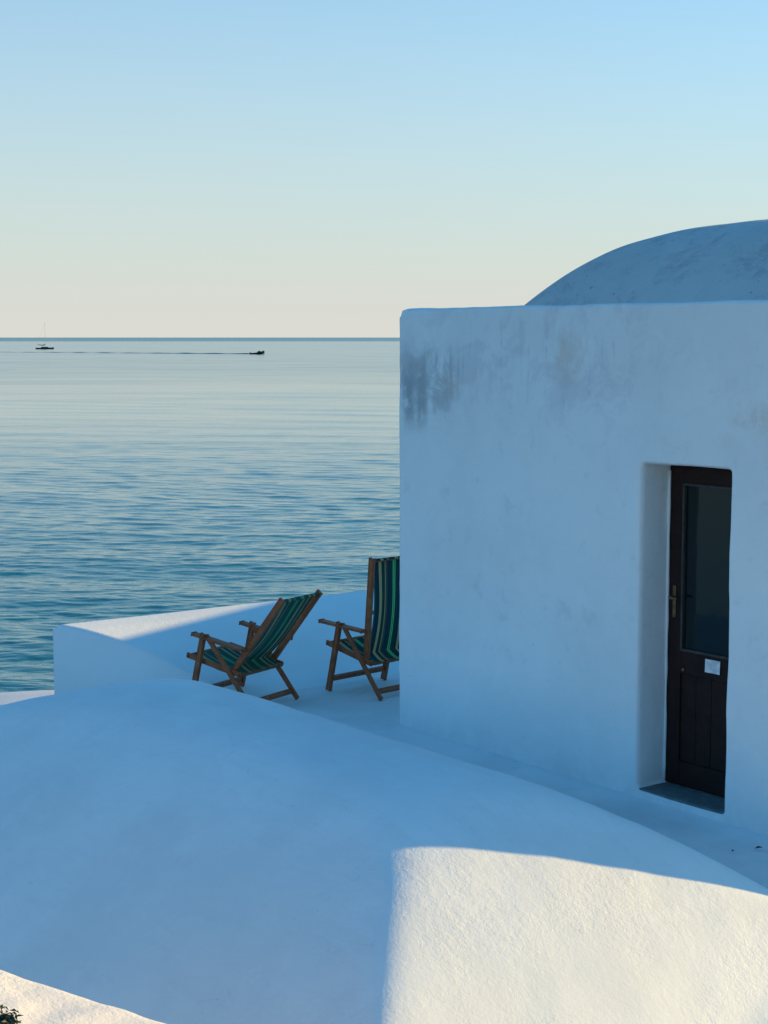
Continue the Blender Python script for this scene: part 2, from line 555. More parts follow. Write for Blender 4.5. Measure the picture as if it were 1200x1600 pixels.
# ------------------------------------------------------------------ land below the houses
def build_land():
    na, nb = 60, 60
    a = np.linspace(-16, 11.9, na)
    b = np.linspace(-14, 30, nb)
    Bq, Aq = np.meshgrid(b, a, indexing='ij')
    Z = np.full_like(Aq, -1.2) + 0.15 * vnoise(Aq, Bq, 3, 10, 0.5, 3)
    edge = np.minimum.reduce([11.9 - Aq, Bq + 14, 30 - Bq, Aq + 16])
    Z = np.where(edge < 0.01, SEA_Z - 0.6, Z)
    P = np.stack([NX * Bq - NY * Aq, NY * Bq + NX * Aq, Z], -1)
    me = grid_mesh('ground', P)
    o = link_mesh('ground', me, M_ROCK)
    tag(o, 'dark coastal rock below the white houses', kind='structure')
build_land()

# ------------------------------------------------------------------ terrace floor
def house_frame_grid(name, a, b, zf, mat, base=(0, 0, 0), smooth=True, skirt=None):
    """height field over the house frame (a, b); object origin at base (a, b, z)"""
    Aq, Bq = np.meshgrid(a, b, indexing='xy')
    Z = zf(Aq, Bq)
    P = np.stack([-(Aq - base[0]), Bq - base[1], Z - base[2]], -1)
    if skirt is not None:
        # close the sides down to the skirt level
        rows = [P]
        top = P[:1].copy(); top[..., 2] = skirt - base[2]
        bot = P[-1:].copy(); bot[..., 2] = skirt - base[2]
        P = np.concatenate([top, P, bot], 0)
        lef = P[:, :1].copy(); lef[..., 2] = skirt - base[2]
        rig = P[:, -1:].copy(); rig[..., 2] = skirt - base[2]
        P = np.concatenate([lef, P, rig], 1)
    P = P[:, ::-1]                                  # local x ascending so that normals point up
    me = grid_mesh(name, P)
    o = link_mesh(name, me, mat, None, smooth)
    o.location = W(*base)
    o.rotation_euler = (0, 0, THETA)
    return o

def floor_z(A_, B_):
    z = 0.004 * vnoise(A_, B_, 21, 12, 0.8, 5)
    z = z - 0.02 * np.clip((6.4 - B_) / 1.5, 0, 1)
    z = z - 0.42 * np.clip(5.35 - A_, 0, 1.6)
    # soft cove against the house wall
    z = z + 0.035 * np.clip(1 - (7.2 - B_) / 0.16, 0, 1) ** 2 * (A_ < 9.2)
    return z
terr = house_frame_grid('terrace_floor', np.arange(1.0, 11.6, 0.05), np.arange(6.0, 13.6, 0.05), floor_z, M_FLOOR, (9, 7, 0))
tag(terr, 'whitewashed concrete terrace floor under the deck chairs', kind='structure')

# ------------------------------------------------------------------ parapet along the seaward edge
PA_Z = ([10.5, 10.8, 11.05, 11.3, 11.55, 11.8, 12.0, 12.2], [-0.06, 0.0, 0.06, 0.18, 0.30, 0.385, 0.435, 0.465])
def smooth_interp(x, xs, ys):
    t = np.linspace(xs[0], xs[-1], 400)
    v = np.interp(t, xs, ys)
    k = np.hanning(41); k /= k.sum()
    vp = np.pad(v, 20, mode='edge')
    # keep end slope
    vp[:20] = v[0] + (np.arange(-20, 0)) * (v[1] - v[0])
    vp[-20:] = v[-1] + (np.arange(1, 21)) * (v[-1] - v[-2])
    v = np.convolve(vp, k, 'valid')
    return np.interp(x, t, v)

def build_parapet():
    # columns along the wall (b), rows across (a); the near end is cut on the slant
    na = 90
    s = np.linspace(0, 1, na)
    bfar = 14.5
    nb = 240
    tt = np.linspace(0, 1, nb)
    S, Tq = np.meshgrid(s, tt, indexing='ij')
    a_in, a_out = 10.5, 12.2
    Aq = a_in + (a_out - a_in) * S
    cut = 6.01 + (12.2 - Aq) * 0.70
    wob = 0.012 * vnoise(Tq * 8, S * 0, 41, 8, 0.4, 3)
    Bq = cut + (bfar - cut) * Tq
    Aq = Aq + wob * S
    Z = smooth_interp(Aq, *PA_Z) + 0.006 * vnoise(Aq, Bq, 42, 12, 0.8, 6)
    # rounded near and outer edges
    rad = 0.035
    de = np.minimum((Bq - cut) * 0.82, np.maximum(12.2 + wob - Aq, 0))
    u = np.clip(1 - de / rad, 0, 1)
    Z = Z - rad * (1 - np.sqrt(np.maximum(1 - u * u, 0))) * np.clip(Z / 0.1, 0, 1)
    base = (12.0, 6.2, 0.0)
    P = np.stack([-(Aq - base[0]), Bq - base[1], Z], -1)
    # skirts: outer face and near end face drop to the rock
    levels = np.linspace(0, 1, 14)[1:]
    zb = -6.9
    outer = []
    for l in levels:
        row = P[-1:].copy()
        row[..., 2] = P[-1:, :, 2] * (1 - l) + zb * l
        outer.append(row)
    P = np.concatenate([P] + outer, 0)
    near = []
    for l in levels[::-1]:
        col = P[:, :1].copy()
        col[..., 2] = P[:, :1, 2] * (1 - l) + zb * l
        near.append(col)
    P = np.concatenate(near + [P], 1)
    me = grid_mesh('parapet', P[::-1])
    bm = bmesh.new(); bm.from_mesh(me)
    bmesh.ops.remove_doubles(bm, verts=bm.verts, dist=1e-5)
    bmesh.ops.recalc_face_normals(bm, faces=bm.faces)
    bm.to_mesh(me); bm.free()
    o = link_mesh('parapet', me, M_PARAPET)
    # flat shading across the sharp outer rim
    o.location = W(*base)
    o.rotation_euler = (0, 0, THETA)
    tag(o, 'broad rounded white parapet at the seaward edge of the terrace, sunlit along its rim', 'parapet')
    md = o.modifiers.new('edges', 'EDGE_SPLIT')
    md.split_angle = math.radians(50)
build_parapet()

# ------------------------------------------------------------------ pavilion vault in the foreground
def pavilion(A_, B_, P):
    def g(t, w):
        u = np.clip(1 - t / w, 0, 1.25)
        return P['h'] * (1 - u ** P['e'])
    f = [g(B_ - (P['b0'] - P['Wn']), P['Wn']), g(P['b0'] + P['Wf'] - B_, P['Wf']),
         g(A_ - (P['aR'] - P['Wr']), P['Wr']), g(P['aL'] + P['Wl'] - A_, P['Wl'])]
    k = P['k']
    s = -k * np.log(sum(np.exp(-q / k) for q in f)) + k * math.log(2) * 0.9
    return P['z0'] + s

VAULT = dict(b0=5.163, Wn=1.876, Wf=1.811, Wr=2.10, Wl=3.15, h=1.14, e=1.602, aR=6.50, aL=8.74, z0=-0.489, k=0.042)
def vault_z(A_, B_):
    z = pavilion(A_, B_, VAULT)
    z = z + 0.007 * vnoise(A_, B_, 51, 16, 0.9, 5.0) + 0.0016 * vnoise(A_, B_, 52, 20, 8, 30)
    return z
vault = house_frame_grid('vaulted_roof', np.arange(4.0, 12.0, 0.028), np.arange(3.1, 7.0, 0.028), vault_z, M_VAULT, (7.5, 5.1, -0.5), skirt=-1.6)
tag(vault, 'large smooth white vaulted roof in the foreground, partly sunlit at its right end', 'roof')

# ------------------------------------------------------------------ the house
HA0, HA1, HB0, HB1, HZ = 4.70, 9.17, 7.2, 11.95, 2.99
DA0, DA1, DZ0, DZ1, DREC = 6.165, 6.852, 0.075, 2.05, 0.30
house = empty('house', W(HA1, HB0, 0), THETA)       # local x = HA1 - a, local y = b - HB0

def build_walls():
    bm = bmesh.new()
    wdt, dep = HA1 - HA0, HB1 - HB0
    d0, d1 = HA1 - DA1, HA1 - DA0
    v = {}
    def V(x, y, z):
        k = (round(x, 5), round(y, 5), round(z, 5))
        if k not in v:
            v[k] = bm.verts.new(k)
        return v[k]
    def Q(*p): bm.faces.new([V(*q) for q in p])
    zb = -1.6
    xs, zs = [0, d0, d1, wdt], [zb, DZ0, DZ1, HZ]
    for i in range(3):
        for j in range(3):
            if i == 1 and j == 1: continue
            Q((xs[i], 0, zs[j]), (xs[i + 1], 0, zs[j]), (xs[i + 1], 0, zs[j + 1]), (xs[i], 0, zs[j + 1]))
            
    r = DREC
    Q((d0, 0, DZ0), (d0, r, DZ0), (d0, r, DZ1), (d0, 0, DZ1))
    Q((d1, 0, DZ0), (d1, 0, DZ1), (d1, r, DZ1), (d1, r, DZ0))
    Q((d0, 0, DZ0), (d1, 0, DZ0), (d1, r, DZ0), (d0, r, DZ0))
    Q((d0, 0, DZ1), (d0, r, DZ1), (d1, r, DZ1), (d1, 0, DZ1))
    Q((d0, r, DZ0), (d1, r, DZ0), (d1, r, DZ1), (d0, r, DZ1))
    for i in range(3):
        Q((xs[i], dep, zb), (xs[i], dep, HZ), (xs[i + 1], dep, HZ), (xs[i + 1], dep, zb))
        Q((xs[i], 0, HZ), (xs[i + 1], 0, HZ), (xs[i + 1], dep, HZ), (xs[i], dep, HZ))
        Q((xs[i], 0, zb), (xs[i], dep, zb), (xs[i + 1], dep, zb), (xs[i + 1], 0, zb))
    bm.faces.new([V(0, 0, z) for z in zs] + [V(0, dep, HZ), V(0, dep, zb)])
    bm.faces.new([V(wdt, 0, z) for z in zs] + [V(wdt, dep, HZ), V(wdt, dep, zb)])
    def outer(e):
        n = 0
        a_, b_ = e.verts[0].co, e.verts[1].co
        for i_, vals in ((0, (0, wdt)), (1, (0, dep)), (2, (HZ,))):
            if abs(a_[i_] - b_[i_]) < 1e-6 and any(abs(a_[i_] - q) < 1e-6 for q in vals): n += 1
        return n >= 2 and abs(a_[2] - HZ) < 1e-6 and abs(b_[2] - HZ) < 1e-6
    bmesh.ops.bevel(bm, geom=[e for e in bm.edges if outer(e)], offset=0.05, segments=4, affect='EDGES', profile=0.5)
    bmesh.ops.triangulate(bm, faces=bm.faces)
    o = obj_from_bm('wall', bm, M_WALL, house, False)
    rm = o.modifiers.new('remesh', 'REMESH')
    rm.mode = 'VOXEL'; rm.voxel_size = 0.016; rm.use_smooth_shade = True
    sm = o.modifiers.new('soften', 'SMOOTH'); sm.factor = 0.5; sm.iterations = 1
    for nm, sc, st in (('lumps', 0.55, 0.022), ('ripples', 0.12, 0.0035)):
        tx = bpy.data.textures.new(nm, 'CLOUDS'); tx.noise_scale = sc; tx.noise_depth = 2
        dm = o.modifiers.new(nm, 'DISPLACE'); dm.texture = tx; dm.strength = st; dm.mid_level = 0.5
        dm.texture_coords = 'LOCAL'
    return o
build_walls()

ROOF = dict(b0=9.784, Wn=2.009, Wf=2.01, Wr=2.086, Wl=1.616, h=0.793, e=3.066, aR=6.621, aL=7.132, z0=2.888, k=0.12)
def build_roof_vault():
    a = np.arange(4.9, 8.80, 0.035); b = np.arange(7.72, 11.84, 0.035)
    def zf(A_, B_):
        return pavilion(A_, B_, ROOF) + 0.008 * vnoise(A_, B_, 61, 14, 0.9, 6) + 0.002 * vnoise(A_, B_, 62, 14, 8, 25)
    Aq, Bq = np.meshgrid(a, b, indexing='xy')
    Z = np.maximum(zf(Aq, Bq), 2.7)
    P = np.stack([HA1 - Aq, Bq - HB0, Z], -1)[:, ::-1]
    me = grid_mesh('roof_vault', P)
    o = link_mesh('roof_vault', me, M_DOME, house)
    o['label'] = 'weathered bluish white vault with dark stains on the roof'
build_roof_vault()

def hx(a): return HA1 - a
def build_door():
    y0 = 0.245                                      # front plane of the leaf, behind the facade
    door = empty('door', (hx((DA0 + DA1) / 2), y0, DZ0))
    door.parent = house
    cx, cz = hx((DA0 + DA1) / 2), DZ0
    def box(name, a0, a1, z0, z1, yf, yb, mat, bev=0.004, par=door):
        bm = bmesh.new()
        x0, x1 = sorted((hx(a0) - cx, hx(a1) - cx))
        add_box(bm, (x0, yf, z0 - cz), (x1, yb, z1 - cz), bev)
        return obj_from_bm(name, bm, mat, par, False)
    aL, aR = DA1 - 0.004, DA0 + 0.004
    box('stile', aL, 6.742, DZ0 + 0.012, 2.03, 0.0, 0.045, M_DOOR)
    box('stile', 6.262, aR, DZ0 + 0.012, 2.03, 0.0, 0.045, M_DOOR)
    box('rail', 6.742, 6.262, 1.925, 2.03, 0.001, 0.044, M_DOOR)
    box('rail', 6.742, 6.262, 0.775, 0.915, 0.001, 0.044, M_DOOR)
    box('rail', 6.742, 6.262, DZ0 + 0.012, 0.235, 0.001, 0.044, M_DOOR)
    # moulded bead round the glass
    bm = bmesh.new()
    for (a0, a1, z0, z1) in ((6.742, 6.728, 0.929, 1.912), (6.276, 6.262, 0.929, 1.912), (6.742, 6.262, 0.914, 0.929), (6.742, 6.262, 1.912, 1.926)):
        add_box(bm, (hx(a0) - cx, -0.006, z0 - cz), (hx(a1) - cx, 0.02, z1 - cz), 0.003)
    obj_from_bm('glazing_bead', bm, wood_mat('worn_bead_wood', (0.030, 0.030, 0.030), (0.075, 0.075, 0.072), 1.0, 0.5), door)
    box('pane', 6.732, 6.272, 0.924, 1.918, 0.014, 0.019, M_GLASS, 0.0)
    # lower panel, planked
    for k in range(4):
        a0 = 6.742 - 0.12 * k
        box('plank', a0 - 0.001, a0 - 0.119, 0.235, 0.775, 0.012, 0.034, M_DOOR, 0.004)
    # lever handle with long back plate
    bm = bmesh.new()
    add_box(bm, (hx(6.807) - cx, -0.006, 1.11 - cz), (hx(6.783) - cx, 0.001, 1.305 - cz), 0.003)
    hp = obj_from_bm('handle', bm, M_BRASS, door)
    bm = bmesh.new()
    xh = hx(6.795) - cx
    add_tube(bm, [(xh, -0.004, 1.235 - cz), (xh, -0.045, 1.235 - cz), (xh + 0.012, -0.055, 1.235 - cz), (xh + 0.065, -0.055, 1.234 - cz)], [0.009, 0.009, 0.009, 0.008], 10)
    obj_from_bm('lever', bm, M_BRASS, hp, True)
    bm = bmesh.new()
    xk = hx(6.715) - cx
    add_tube(bm, [(xk, 0.002, 0.80 - cz), (xk, -0.008, 0.80 - cz)], [0.012, 0.009], 12)
    obj_from_bm('keyhole_cover', bm, M_BRASS, door, True)
    # pinned note
    bm = bmesh.new()
    x0, x1 = hx(6.540) - cx, hx(6.424) - cx
    nx_ = 6
    vs = [[bm.verts.new((x0 + (x1 - x0) * i / nx_, -0.004 - 0.002 * math.sin(i * 1.3) - 0.003 * (j == 1), (0.895, 0.816)[j] - cz)) for i in range(nx_ + 1)] for j in range(2)]
    for i in range(nx_):
        bm.faces.new((vs[0][i], vs[1][i], vs[1][i + 1], vs[0][i + 1]))
    nt_ = obj_from_bm('note', bm, M_PAPER, door)
    nt_['label'] = 'small white paper note on the dark door'
    sd = nt_.modifiers.new('sheet', 'SOLIDIFY'); sd.thickness = 0.0006
    # slate threshold
    bm = bmesh.new()
    add_box(bm, (hx(DA1) + 0.006, 0.012, DZ0 - 0.03), (hx(DA0) - 0.006, 0.27, DZ0 + 0.008), 0.006)
    obj_from_bm('threshold', bm, M_SLATE, house)['label'] = 'dark slate threshold under the door'
    # chipped old plaster seam down the jamb
    bm = bmesh.new()
    rr = random.Random(3)
    pts = [(hx(DA1) + 0.004, y0 - 0.006, DZ0 + 0.02 + k * 0.1) for k in range(20)]
    add_tube(bm, pts, [0.006 + 0.006 * rr.random() for _ in pts], 6)
    obj_from_bm('plaster_seam', bm, M_PARAPET, house, True)
build_door()
tag(house, 'white plastered flat fronted house with vaulted roof and dark recessed door', 'house')

# ------------------------------------------------------------------ added sun blockers, out of view
def build_parapet_blocker():
    # added, unseen: its top edge is placed to shade the parapet's inner side
    s = math.sin(SUN_EL)
    rA = 7.0
    Apt = Vector((-2.09, 13.19, 0.385)) + Ldir * rA
    Bpt = Vector((-0.97, 14.70, 0.45)) + Ldir * (rA - 0.065 / s)
    e = (Bpt - Apt); e.z = 0; e.normalize()
    n = Vector((e.y, -e.x, 0))                      # away from the terrace
    root = empty('parapet_blocker', (Apt.x, Apt.y, -1.2), math.atan2(e.y, e.x))
    H = Apt.z + 1.2
    bm = bmesh.new()
    add_box(bm, (-0.1, -4.0, 0), (9.0, 0.0, H), 0.0)
    obj_from_bm('wall', bm, M_PARAPET, root)
    bm = bmesh.new()
    add_box(bm, (3.0, -0.02, 1.2), (3.8, 0.02, 3.0), 0.01)
    obj_from_bm('door', bm, M_DOOR, root)  # door and opening only dress the added block
    bm = bmesh.new()
    add_box(bm, (5.6, -0.02, 2.0), (6.4, 0.02, 2.9), 0.01)
    obj_from_bm('blocker_window', bm, M_GLASS, root)
    tag(root, 'added unseen white block behind the front house, shading the parapet', 'house')
build_parapet_blocker()

def build_sun_patch_blocker():
    # added out of view: its top edge softly shades the patch's lower right corner
    ph = Vector((-LH.y, LH.x))
    c = LH * 37.4 + ph * 7.5
    root = empty('sun_patch_blocker', (c.x, c.y, -1.2), math.atan2(ph.y, ph.x))
    H = 6.88 + 1.2
    bm = bmesh.new()
    add_box(bm, (-5.0, -6.0, 0), (4.5, 0.0, H), 0.0)
    obj_from_bm('wall', bm, M_PARAPET, root)
    for x in (-3.2, -0.2, 2.4):  # openings that dress the added block
        for z in (2.0, 5.2):
            bm = bmesh.new()
            add_box(bm, (x, -0.02, z), (x + 0.9, 0.03, z + 1.4), 0.01)
            obj_from_bm('blocker_window', bm, M_GLASS, root)
    tag(root, 'added unseen tall white block far to the right, dimming the sunlit patch on the vaulted roof', 'house')
build_sun_patch_blocker()

# ------------------------------------------------------------------ added wall standing in for the sunlit sliver on the vault, left
def build_sliver_stand_in():
    o = empty('sliver_stand_in', (-5.6, 22.2, -6.9))
    bm = bmesh.new()
    pts = []
    n = 40
    for i in range(n + 1):
        x = -6.0 + 9.0 * i / n
        pts.append(x)
    zt = lambda x: -2.01 + 6.9 + 0.05 * (x - 1.23) + 0.010 * math.sin(x * 2.1)
    prev = None
    for x in pts:
        ring = [bm.verts.new((x, y, z)) for y, z in ((-0.62, 0), (-0.62, zt(x) - 0.05), (-0.56, zt(x) - 0.015), (0, zt(x)), (0.25, zt(x) - 0.01), (0.30, zt(x) - 0.05), (0.30, 0))]
        if prev:
            for k in range(6):
                bm.faces.new((prev[k], ring[k], ring[k + 1], prev[k + 1]))
        prev = ring
    w = obj_from_bm('wall', bm, M_LEDGE, o, False)
    tag(o, 'added low white wall at far left, standing in for a sunlit sliver on the vaulted roof', 'wall')
build_sliver_stand_in()

# ------------------------------------------------------------------ foreground ledge and shrub, bottom left
LEDGE_P0, LEDGE_P1, LEDGE_SL = (-1.085, 4.541), (-0.636, 4.478), 0.265
def build_ledge():
    p0, p1 = Vector(LEDGE_P0), Vector(LEDGE_P1)
    d = (p1 - p0).normalized()
    n = Vector((d.y, -d.x))                         # towards the camera
    o = empty('ledge', (p0.x, p0.y, 0.0), math.atan2(d.y, d.x))
    nx_, ny_ = 150, 40
    xs = np.linspace(-2.2, 2.2, nx_)
    ys = np.linspace(0, -0.75, ny_)
    Xq, Yq = np.meshgrid(xs, ys, indexing='xy')
    Z = 1.028 - LEDGE_SL * Xq + 0.006 * vnoise(Xq * 2, Yq * 2, 71, 14, 1, 12) + 0.003 * vnoise(Xq, Yq, 72, 20, 20, 60)
    edge = np.minimum(-Yq, Yq + 0.75)
    Z -= 0.03 * np.clip(1 - edge / 0.05, 0, 1) ** 2
    Yq = Yq + (np.abs(Yq) < 1e-6) * (0.006 * vnoise(Xq * 3, Xq * 0, 73, 12, 1, 14))
    P = np.stack([Xq, Yq, Z], -1)
    top = P[:1].copy(); top[..., 2] = -1.0
    bot = P[-1:].copy(); bot[..., 2] = -1.0
    P = np.concatenate([top, P, bot], 0)
    lef = P[:, :1].copy(); lef[..., 2] = -1.0
    rig = P[:, -1:].copy(); rig[..., 2] = -1.0
    P = np.concatenate([lef, P, rig], 1)
    me = grid_mesh('coping', P[::-1])
    link_mesh('wall', me, M_LEDGE, o)
    tag(o, 'rough sunlit white ledge in the bottom left corner beside the shrub', 'ledge')

    root = empty('shrub', (-1.045, 4.15, 0.985))
    bm = bmesh.new()
    rr = random.Random(9)
    tips = []
    for k in range(9):
        th = rr.random() * 6.28
        tip = Vector((math.cos(th) * rr.uniform(0.03, 0.08), math.sin(th) * rr.uniform(0.03, 0.08), rr.uniform(0.02, 0.06)))
        add_tube(bm, [(0, 0, -0.02), tip * 0.5 + Vector((0, 0, 0.01)), tip], [0.006, 0.004, 0.002], 5)
        tips.append(tip)
    obj_from_bm('stem', bm, M_STEM, root, True)
    bm = bmesh.new()
    for k in range(2600):
        c = Vector((rr.gauss(0, 0.05), rr.gauss(0, 0.05), abs(rr.gauss(0.015, 0.022))))
        if c.x * c.x + c.y * c.y > 0.10 ** 2: continue
        L = rr.uniform(0.007, 0.015); w_ = L * 0.38
        q = Matrix.Rotation(rr.random() * 6.28, 3, 'Z') @ Matrix.Rotation(rr.uniform(-0.9, 0.9), 3, 'X') @ Matrix.Rotation(rr.uniform(-0.8, 0.8), 3, 'Y')
        vs = [bm.verts.new(c + q @ Vector(p)) for p in ((-L, 0, 0), (-L * .2, w_, 0.002), (L, 0, -0.003), (-L * .2, -w_, 0.002))]
        bm.faces.new(vs)
    f = obj_from_bm('foliage', bm, M_LEAF, root, False)
    tag(root, 'small dark green shrub in the bottom left corner on the ledge', 'shrub')
build_ledge()

# ------------------------------------------------------------------ deck chairs
def build_chair(pose, bt, af, ab, mat_sling, label):
    px, py, ang = pose
    # local x = forward (sitting direction), local y = from near side to far side is -y ; z up
    cdir = Vector((math.cos(ang), math.sin(ang)))
    fdir = Vector((-cdir.y, cdir.x))
    root = empty('deck_chair', (px + cdir.x * 0.30, py + cdir.y * 0.30, 0.0), math.atan2(fdir.y, fdir.x))
    w = 0.60
    ys = (w / 2, -w / 2)                            # near (left) side, far side
    ff, rf, pv, sf, sr, bb = (.577, 0), (0, 0), (.444, .54), (.648, .376), (.125, .272), (.213, .296)
    def bar(name, p0, p1, wd, th, y, ext=0.0, par=root, bev=0.006):
        bm = bmesh.new()
        add_bar(bm, (p0[0], y, p0[1]), (p1[0], y, p1[1]), wd, th, (0, 1, 0), bev, ext)
        return obj_from_bm(name, bm, M_TEAK, par, False)
    def rod(name, x, z, y0, y1, r, mat=M_TEAK, par=root):
        bm = bmesh.new()
        add_tube(bm, [(x, y0, z), (x, y1, z)], r, 10)
        return obj_from_bm(name, bm, mat, par, True)
    def slat(name, p, wd, th, y0, y1, tilt):
        bm = bmesh.new()
        s = Vector((math.cos(tilt), 0, math.sin(tilt)))
        add_bar(bm, (p[0], y0, p[1]), (p[0], y1, p[1]), wd, th, s, 0.005)
        return obj_from_bm(name, bm, M_TEAK, root, False)
    def lerp(p, q, t): return (p[0] + (q[0] - p[0]) * t, p[1] + (q[1] - p[1]) * t)
    sgn = {ys[0]: 1, ys[1]: -1}
    foot = lambda p, q, r=0.016: lerp(p, q, r)
    for y in ys:
        s = sgn[y]
        # legs: inverted V meeting under the arm; front leg outermost
        p_top = (pv[0] + 0.004, pv[1] + 0.022)
        bar('leg', (ff[0], 0.008), p_top, 0.040, 0.020, y + 0.004 * s)
        l2 = bar('leg', (rf[0], 0.010), (pv[0] - 0.004, pv[1] + 0.012), 0.040, 0.020, y - 0.019 * s)
        # arm: flat board lying on the pivot
        bm = bmesh.new()
        add_bar(bm, (af[0], y - 0.006 * s, af[1]), (ab[0], y - 0.006 * s, ab[1]), 0.020, 0.052, (0, 1, 0), 0.006)
        ar = obj_from_bm('armrest', bm, M_TEAK, root)
        # round wooden cap of the pivot
        rod('pivot_bolt', pv[0], pv[1] + 0.002, y + 0.020 * s, y - 0.034 * s, 0.014)
        # seat rail between the legs
        bar('seat_rail', sr, sf, 0.042, 0.020, y - 0.040 * s)
        rod('bolt', lerp(ff, pv, 0.62)[0], lerp(ff, pv, 0.62)[1], y + 0.016 * s, y - 0.045 * s, 0.006, M_STEEL)
        # back rail
        d = (Vector(bt) - Vector(bb)).normalized()
        bar('back_rail', (bb[0] - d.x * 0.02, bb[1] - d.y * 0.02), bt, 0.042, 0.022, y - 0.062 * s)
    # cross bars
    fx = lerp(ff, pv, 0.19); rx = lerp(rf, pv, 0.125)
    slat('crossbar', fx, 0.036, 0.020, ys[0] - 0.006, ys[1] + 0.006, math.atan2(pv[1] - ff[1], pv[0] - ff[0]) + math.pi / 2)
    slat('crossbar', rx, 0.036, 0.020, ys[0] - 0.028, ys[1] + 0.028, math.atan2(pv[1], pv[0]) + math.pi / 2)
    rod('seat_rod', sr[0] + 0.012, sr[1] + 0.002, ys[0] - 0.03, ys[1] + 0.03, 0.013)
    rod('seat_rod', sf[0] - 0.02, sf[1] - 0.006, ys[0] - 0.03, ys[1] + 0.03, 0.013)
    dv = Vector((bt[0] - bb[0], bt[1] - bb[1])).normalized()
    top = (bt[0] - dv.x * 0.02, bt[1] - dv.y * 0.02)
    rod('top_rod', top[0], top[1], ys[0] - 0.055, ys[1] + 0.055, 0.012)
    # striped canvas: back piece ending on the rear seat rod, and seat piece
    nrm = Vector((dv.y, -dv.x))                     # towards the sitter (forward)
    if nrm.x < 0: nrm = -nrm
    def sheet(name, path, half, par):
        n = len(path); m = 36
        bm = bmesh.new(); uvl = bm.loops.layers.uv.new('UVMap')
        vs = []
        for i, (x, z) in enumerate(path):
            t = i / (n - 1)
            row = []
            h = half[i]
            for j in range(m + 1):
                u = j / m
                wr = 0.003 * math.sin(u * 19 + 3 * t) * math.sin(math.pi * t)
                row.append(bm.verts.new((x + wr, (u - 0.5) * -2 * h, z + 0.4 * wr)))
            vs.append(row)
        for i in range(n - 1):
            for j in range(m):
                f = bm.faces.new((vs[i][j], vs[i][j + 1], vs[i + 1][j + 1], vs[i + 1][j]))
                for lp, (q, r_) in zip(f.loops, ((i, j), (i, j + 1), (i + 1, j + 1), (i + 1, j))):
                    lp[uvl].uv = (r_ / m, q / (n - 1))
        o = obj_from_bm(name, bm, mat_sling, par, True)
        sd = o.modifiers.new('cloth', 'SOLIDIFY'); sd.thickness = 0.002
        return o
    path, half = [], []
    # fold over the top rod
    for k in range(5):
        t = math.pi * (1 - k / 4)
        q = Vector(top) + dv * 0.015 * math.sin(t) - nrm * 0.015 * math.cos(t)
        path.append((q.x, q.y)); half.append(0.214)
    path = path[::-1]
    bend = Vector((0.232, 0.335))
    st = Vector(path[-1])
    nseg = 22
    for k in range(1, nseg + 1):
        t = k / nseg
        p = st.lerp(bend, t) - nrm * (0.040 * math.sin(math.pi * min(1, t * 1.0)) * (0.35 + 0.65 * t))
        path.append((p.x, p.y)); half.append(0.214 - 0.020 * math.sin(math.pi * t))
    end = Vector((sr[0] - 0.004, sr[1] + 0.008))
    for k in range(1, 7):
        t = k / 6
        p = bend.lerp(end, t) - Vector((0.0, 0.008 * math.sin(math.pi * t)))
        path.append((p.x, p.y)); half.append(0.214 + 0.014 * t)
    sheet('back_canvas', path, half, root)
    path, half = [], []
    s0, s1 = Vector((sr[0] + 0.004, sr[1] - 0.012)), Vector((sf[0] - 0.006, sf[1] + 0.006))
    for k in range(21):
        t = k / 20
        p = s0.lerp(s1, t) - Vector((0, 0.035 * math.sin(math.pi * t)))
        path.append((p.x, p.y)); half.append(0.236 - 0.01 * math.sin(math.pi * t))
    sheet('seat_canvas', path, half, root)
    tag(root, label, 'deck chair', 'deck chairs on the terrace')
    return root

build_chair((-0.985, 12.154, math.radians(56.87)), (-.244, .871), (.552, .553), (.075, .474), M_SLING_B,
            'reclined wooden deck chair with green striped canvas, the left one, farther from the house corner')
build_chair((-0.033, 12.577, math.radians(44.3)), (.147, 1.092), (.673, .549), (.19, .526), M_SLING,
            'upright wooden deck chair with green and tan striped canvas, half hidden by the house corner')

# ------------------------------------------------------------------ boats
def loft(bm, sections):
    prev = None
    for s in sections:
        ring = [bm.verts.new(p) for p in s]
        if prev:
            for k in range(len(ring) - 1):
                bm.faces.new((prev[k], prev[k + 1], ring[k + 1], ring[k]))
        prev = ring
    return prev

def hull_mesh(L, beam, free, sheer, transom=0.75, n=14):
    bm = bmesh.new()
    secs = []
    for i in range(n + 1):
        t = i / n                                    # stern to bow along +x
        x = (t - 0.5) * L
        wd = beam / 2 * (transom + (1 - transom) * min(1, t / 0.4)) * (1 - max(0, (t - 0.45) / 0.55) ** 2.2)
        wd = max(wd, 0.01)
        h = free * (1 + sheer * max(0, (t - 0.3) / 0.7) ** 2)
        k = -0.3 * free * (1 - t ** 4)
        secs.append([(x, -wd, h), (x, -wd * 0.9, h * 0.35), (x, -wd * 0.5, k), (x, 0, k * 1.2), (x, wd * 0.5, k), (x, wd * 0.9, h * 0.35), (x, wd, h), (x, 0, h * 0.92), (x, -wd, h)])
    loft(bm, secs)
    bm.faces.new([bm.verts[i] for i in range(0)]) if False else None
    bm.verts.ensure_lookup_table()
    bm.faces.new([bm.verts[i] for i in range(8)])
    return bm

def sea_pt(x, y):
    """point of the sea surface seen at photo pixel (x, y)"""
    f = 2600.0; p = math.atan(273 / f)
    u, v = (x - 600) / f, (800 - y) / f
    d = Vector((u, math.cos(p) + v * math.sin(p), -math.sin(p) + v * math.cos(p)))
    t = (SEA_Z - CAM_Z) / d.z
    return Vector((0, 0, CAM_Z)) + d * t

